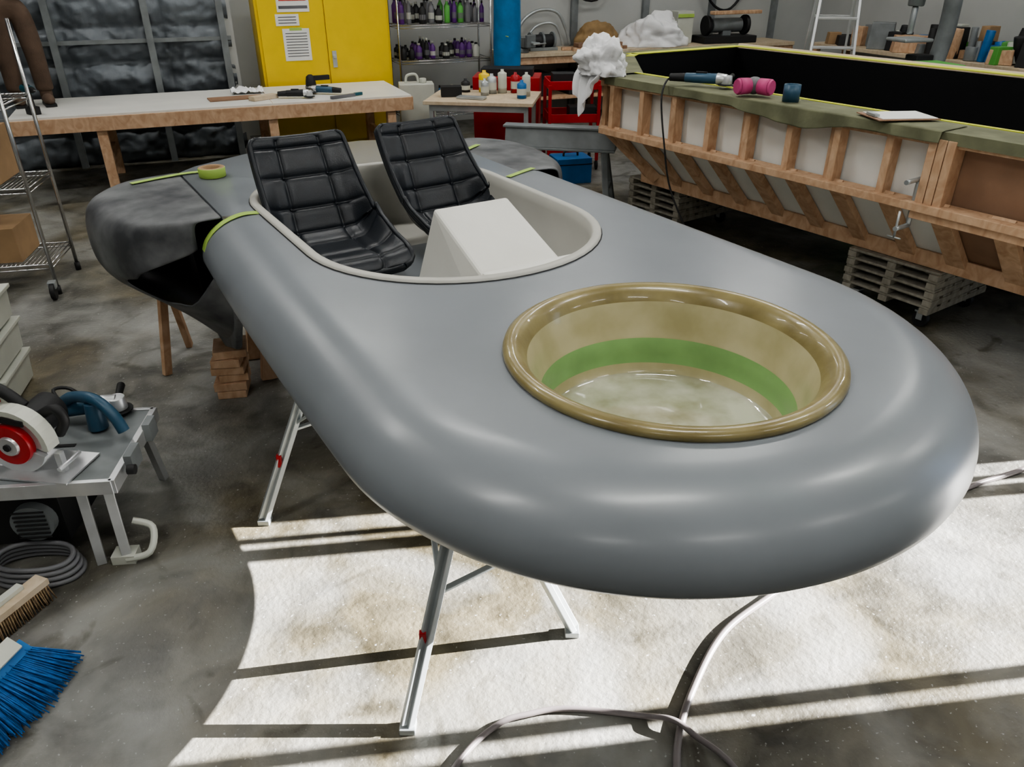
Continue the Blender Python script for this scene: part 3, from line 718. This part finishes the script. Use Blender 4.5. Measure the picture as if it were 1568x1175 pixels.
m.box((.45,-3.2,ZR-.02),(.5,.06,.03),1)
m.done(parent=mo)
m=MB('mould_cavity',[M_black],MOLD)
inn=[(.27,-.08),(1.16,1.0),(2.55,.92),(2.55,-Ln+.02),(.27,-Ln+.02)]
A=[m.bm.verts.new((*p,ZR-.01)) for p in inn]; B=[m.bm.verts.new((*p,.72)) for p in inn]
m.bridge(A,B,0,False); m.bm.faces.new(B); m.done(parent=mo)
m=MB('fabric_strip',[M_olive],MOLD)
def dr(u,v):
    y=-.75-u*1.95; k=noise.noise(Vector((u*6,0,2)))
    if v<.4: 
        t=v/.4; return (.18-.25*t,y,ZR+.006+.004*abs(noise.noise(Vector((u*20,v*6,0)))))
    t=(v-.4)/.6; L_=(.050+.05*max(0,sin(u*pi*2.2-1.9))+.02*(k+.3))
    return (-.078-.010*sin(u*45+2*k)*t-.006*t,y,ZR+.004-L_*t)
m.sheet(dr,160,20); m.done(parent=mo,solid=.003)
lump('white_rag_heap',MOLD@frame(-.04,.08,ZR+.002,20),M_wcloth,.17,.20,.20,.45,1.6,3)
m=MB('draped_white_cloth',[M_wcloth],MOLD@frame(-.12,.12,0,0))
def cl(u,v):
    y=(u-.5)*.36; w=noise.noise(Vector((u*5,v*2,4)))
    L_=.16+.24*(1-abs(u-.65)*2)*.9+.06*w
    return (-.03-.022*sin(u*20+3*w)*min(1,v*3)-.02*v+.10*(1-v)**3, y*(1-.35*v), ZR+.07-v*L_)
m.sheet(cl,70,40); m.done(solid=.004)
tool_grinder('cordless_polisher',MOLD@frame(.02,-.76,ZR+.018,-65),M_navy,.38)
m=MB('respirator_mask',[M_pink,M_gry,M_blackm],MOLD@frame(.03,-1.36,ZR+.018,-50))
for s_ in (-1,1): m.cyl((s_*.035,-.01,.055),(s_*.10,-.05,.055),.05,.052,0,24); m.cyl((s_*.10,-.05,.055),(s_*.112,-.057,.055),.05,.044,0,24)
m.ball((0,.02,.055),(.06,.06,.055),1,20); m.tube([(-.06,.05,.05),(-.1,.12,.02),(0,.14,.01),(.1,.12,.02),(.06,.05,.05)],.006,2,6,5); m.done()
m=MB('blue_tape_roll',[M_navy],MOLD@frame(.05,-1.64,ZR+.012)); m.lathe([(.040,0),(.052,0),(.052,.10),(.040,.10),(.040,0)],(0,0,0),0,28,capb=False,capt=False); m.done()
m=MB('clipboard',[M_brown,M_paper,M_steel],MOLD@frame(.08,-2.35,ZR+.015,60)); m.box((0,0,.004),(.26,.36,.006),0); m.box((0,-.01,.009),(.23,.32,.004),1); m.box((0,.15,.016),(.10,.03,.014),2); m.done(bevel=.001)
m=MB('black_power_cord',[M_blackm],MOLD); m.tube([(.05,-.62,ZR+.03),(-.06,-.66,ZR+.04),(-.14,-.70,ZR-.08),(-.15,-.78,.9),(-.12,-.85,.6),(-.05,-1.0,.3),(.1,-1.1,.02),(.4,-1.2,.012)],.007,0,8,6); m.done()
m=MB('c_clamp',[M_steel],MOLD@frame(-.10,-2.62,.76,90)); m.tube([(0,.06,0),(0,-.06,0),(0,-.07,.02),(0,-.07,.24),(0,-.06,.26),(0,.06,.26)],.014,0,8,3); m.cyl((0,.05,-.05),(0,.05,.10),.007,.007,0); m.cyl((-.04,.05,-.05),(.04,.05,-.05),.005,.005,0); m.done()
def pallets(F,w,d,top):
    m=MB('pallet_stack_dolly',[M_woodd,M_blackm,M_steel],F)
    for x in(-w*.38,w*.38):
        for y in (-d*.38,d*.38): m.cyl((x-.02,y,.05),(x+.02,y,.05),.05,.05,1,20); m.box((x,y,.105),(.07,.07,.012),2); m.box((x+.03,y,.08),(.006,.04,.06),2); m.box((x-.03,y,.08),(.006,.04,.06),2)
    z=.112
    while z<top-.05:
        for k in range(3): m.box((0,(k-1)*d*.45,z+.02),(w,.06,.038),0,rz=random.uniform(-1,1))
        z+=.04
        for k in range(6): m.box(((k-2.5)*w/5.9,0,z+.008),(w/8,d,.016),0,rz=random.uniform(-1.5,1.5))
        z+=.017
    m.done(bevel=.002)
pallets(frame(2.74,4.92,0,35),.72,.62,.44); pallets(frame(1.52,6.85,0,35),.72,.62,.44); pallets(frame(3.65,5.45,0,30),.6,.6,.44)
# ------------------------------------------------------------ left foreground
CF=frame(-4.45,4.85,0,12)
rack('chrome_wire_cart',CF,1.25,.5,(.22,.75,1.28),1.75,M_chrome)
m=MB('cart_caster',[M_blackm,M_steel],frame(-3.22,5.06,0,20)); m.cyl((-.015,-.05,.06),(.015,-.05,.06),.06,.06,0,24); m.box((0,-.03,.10),(.05,.06,.05),1); m.done(bevel=.003)
m=MB('cardboard_boxes',[M_card,M_paper,M_blue],CF)
m.box((.82,.22,.36),(.5,.38,.24),0); m.box((.85,.02,.38),(.18,.006,.12),2); m.box((.8,.24,.94),(.55,.38,.34),0); m.box((.85,.04,.95),(.14,.006,.1),1); m.box((.28,.24,.93),(.4,.38,.32),0); m.box((.28,.22,.37),(.5,.38,.26),0); m.done(bevel=.004)
m=MB('white_plastic_crates',[M_wplast,M_tape],frame(-2.93,3.60,0,14))
for k in range(3):
    z=.01+k*.19; m.box((0,0,z+.08),(.52,.40,.15),0,tx=1.04,ty=1.04); m.box((0,0,z+.168),(.57,.44,.02),0)
    m.box((0,-.222,z+.11),(.2,.012,.05),0); m.box((.19,-.215,z+.10),(.08,.006,.05),1)
m.done(bevel=.01)
ST=frame(-1.93,2.57,0,6)
m=MB('portable_saw_table',[M_mach,M_alu,M_blackm,M_wplast],ST)
m.box((0,0,.365),(.80,.52,.03),0); m.box((0,-.265,.355),(.80,.02,.06),1); m.box((0,.265,.355),(.80,.02,.06),1); m.box((.40,0,.355),(.025,.54,.06),1)
m.box((-.05,0,.382),(.45,.02,.003),2)
for x in (.36,.26): m.beam((x,-.23,.34),(x+.02,-.28,.0),.035,.03,1)
for x in (-.3,): m.beam((x,-.23,.34),(x,-.28,0),.035,.03,1); m.beam((x,.23,.34),(x,.28,0),.035,.03,1)
m.beam((.34,.23,.34),(.36,.28,0),.035,.03,1); m.tube([(.40,-.2,.14),(.47,-.2,.10),(.47,-.28,.04),(.38,-.29,.02)],.014,3,8,5)
m.box((.37,-.265,.02),(.09,.07,.04),3)
m.box((-.02,-.05,.20),(.34,.30,.27),2); m.cyl((.05,-.24,.18),(.05,-.14,.18),.08,.08,0,24)
for k in range(7): m.box((.05,-.245,.12+.02*k),(.12,.006,.007),2)
m.box((.425,-.1,.37),(.03,.10,.08),0); m.box((.425,.12,.37),(.03,.08,.08),0); m.cyl((.43,-.18,.37),(.46,-.18,.37),.02,.02,2,14)
m.done(bevel=.004)
m=MB('circular_saw',[M_red,M_blackm,M_alu,M_wplast,M_navy],ST@frame(.06,-.13,.383,-14)@Matrix.Scale(1.22,4))
m.box((.0,.0,.004),(.36,.17,.006),2)
m.prism([( (.100 if k%2 else .094)*cos(2*pi*k/72),(.100 if k%2 else .094)*sin(2*pi*k/72)+.105) for k in range(72)],'y',-.022,-.019,2)
def arc(a0,a1,r,n=18): return [(r*cos(a0+(a1-a0)*k/n),r*sin(a0+(a1-a0)*k/n)+.105) for k in range(n+1)]
m.prism(arc(-.15,3.3,.112),'y',-.030,.005,2)
m.prism(arc(-.15,3.3,.118)+arc(3.3,-.15,.100),'y',-.042,.010,3)
m.prism(arc(3.1,5.9,.104)+arc(5.9,3.1,.055),'y',-.040,-.024,2)
m.cyl((0,-.052,.105),(0,-.030,.105),.066,.070,0,36); m.cyl((0,-.060,.105),(0,-.052,.105),.030,.034,2,20); m.cyl((0,-.066,.105),(0,-.058,.105),.012,.012,1,8)
m.box((.02,-.044,.19),(.09,.006,.018),1,ry=8)
m.cyl((0,.0,.125),(0,.15,.125),.052,.058,1,24); m.cyl((0,.15,.125),(0,.165,.125),.054,.04,4,24)
m.tube([(.02,.03,.20),(-.05,.03,.255),(-.13,.03,.25),(-.19,.03,.19),(-.19,.03,.11),(-.12,.03,.08)],.019,1,12,6); m.box((-.10,.03,.225),(.07,.02,.04),0)
m.tube([(.06,.03,.17),(.12,.03,.20),(.14,.03,.16),(.11,.03,.11)],.016,1,10,5)
m.tube([(-.19,.03,.12),(-.26,.05,.08),(-.30,.12,.02),(-.2,.2,.01)],.006,1,8,6)
m.box((.13,-.02,.04),(.02,.02,.07),2); m.cyl((.14,-.05,.03),(.14,.05,.03),.007,.007,2)
m.done(bevel=.002)
tool_grinder('reciprocating_saw',ST@frame(.02,.20,.385,10),M_navy,.32)
m=MB('blue_corded_tool',[M_navy,M_blackm],ST@frame(.20,.13,.46,-30)); m.tube([(-.16,0,.0),(-.08,0,.05),(.05,0,.07),(.14,0,.02),(.18,0,-.05)],.024,0,12,6); m.cyl((.03,0,-.07),(.03,0,.05),.04,.03,0,18); m.tube([(-.16,0,0),(-.22,.02,.04),(-.2,.08,.02),(-.1,.1,-.05)],.008,1,8,5); m.done(bevel=.004)
m=MB('coiled_hose',[M_gry],frame(-1.84,2.27,0,0))
for k in range(4): m.tube([(.17*cos(t)*(1-.05*k),.10*sin(t)*(1-.05*k),.013+.022*k+.004*sin(t*3)) for t in [2*pi*i/12 for i in range(12)]],.010,0,8,4,True)
m.done()
m=MB('blue_broom',[M_brist,M_blue,M_wplast],frame(-1.66,1.68,0,-12))
m.box((0,0,.125),(.055,.26,.06),2,ry=35,ty=.85); m.box((.018,0,.105),(.05,.27,.03),1,ry=35)
for i in range(46):
    for j in range(8):
        y=(i/45-.5)*.25; h=j/7
        tx=.17+.03*(1-abs(y)/.13)-.06*(1-h)+random.uniform(-.012,.012)
        m.cyl((.03-.01*h,y,.085+.03*h),(tx,y*1.55+random.uniform(-.01,.01),.004+.045*h*random.random()),.003,.0022,0,4)
m.cyl((0,0,.15),(-.45,.05,1.1),.013,.013,2,12)
m.done()
m=MB('wooden_push_brush',[M_woodl,M_bristb,M_wplast],frame(-1.79,2.0,0,70))
m.box((0,0,.085),(.30,.06,.025),0)
for i in range(30):
    for j in range(5):
        x=(i/29-.5)*.28; y=(j/4-.5)*.05; m.cyl((x,y,.075),(x*1.05+random.uniform(-.005,.005),y*1.4,.0),.003,.0025,1,5)
m.box((-.02,.02,.105),(.2,.03,.02),2)
m.done()
m=MB('air_hose',[M_hose]); r=.012
m.tube([(2.9,3.2,r),(2.4,2.95,r),(2.05,2.8,r),(1.6,2.55,r),(1.25,2.38,r),(1.0,2.156,r),(.755,1.958,r),(.589,1.708,r),(.50,1.50,r),(.46,1.25,r),(.4,.9,r)],r,0,12,10)
m.tube([(-.30,1.15,r),(-.163,1.442,r),(-.049,1.574,r),(.05,1.615,r),(.179,1.636,r),(.404,1.61,r+.0),(.50,1.575,r+.024),(.56,1.53,r+.01),(.65,1.442,r),(.72,1.25,r)],r*.8,0,12,10)
m.done()
# ------------------------------------------------------------ lights
for e1 in (-2.0,1.2,4.4,7.6):
    for e2 in (-2.6,1.2,5.0,8.6):
        F=BLD@Matrix.Translation((e1,e2,4.55))
        m=MB('fluorescent_fixture',[M_white],F); m.box((0,0,.06),(1.5,.22,.04)); m.done(bevel=.005)
        l=bpy.data.lights.new('tube_light','AREA'); l.shape='RECTANGLE'; l.size=1.4; l.size_y=.18; l.energy={-2.6:34,1.2:50,5.0:50,8.6:42}[e2]; l.color=(1,.99,.95)
        o=bpy.data.objects.new('tube_light',l); o.matrix_world=F; S.collection.objects.link(o)
sl=bpy.data.lights.new('sun','SUN'); sl.energy=66; sl.angle=radians(.15); sl.color=(1,.985,.96)
so=bpy.data.objects.new('sun',sl); so.rotation_euler=Vector((-1,-.135,-TE)).to_track_quat('-Z','Y').to_euler(); so.location=(12,5,6); S.collection.objects.link(so)
w=bpy.data.worlds.new('world'); S.world=w; w.use_nodes=True; w.node_tree.nodes['Background'].inputs[0].default_value=(.55,.72,1,1); w.node_tree.nodes['Background'].inputs[1].default_value=3.0
cam=bpy.data.cameras.new('camera'); cam.sensor_width=36; cam.lens=1178/1568*36; cam.clip_start=.05
co=bpy.data.objects.new('camera',cam); co.location=(0,0,2.1); co.rotation_euler=(radians(61),0,0); S.collection.objects.link(co); S.camera=co
S.view_settings.view_transform='AgX'
try: S.view_settings.look='AgX - Medium High Contrast'
except Exception as e: print(e)
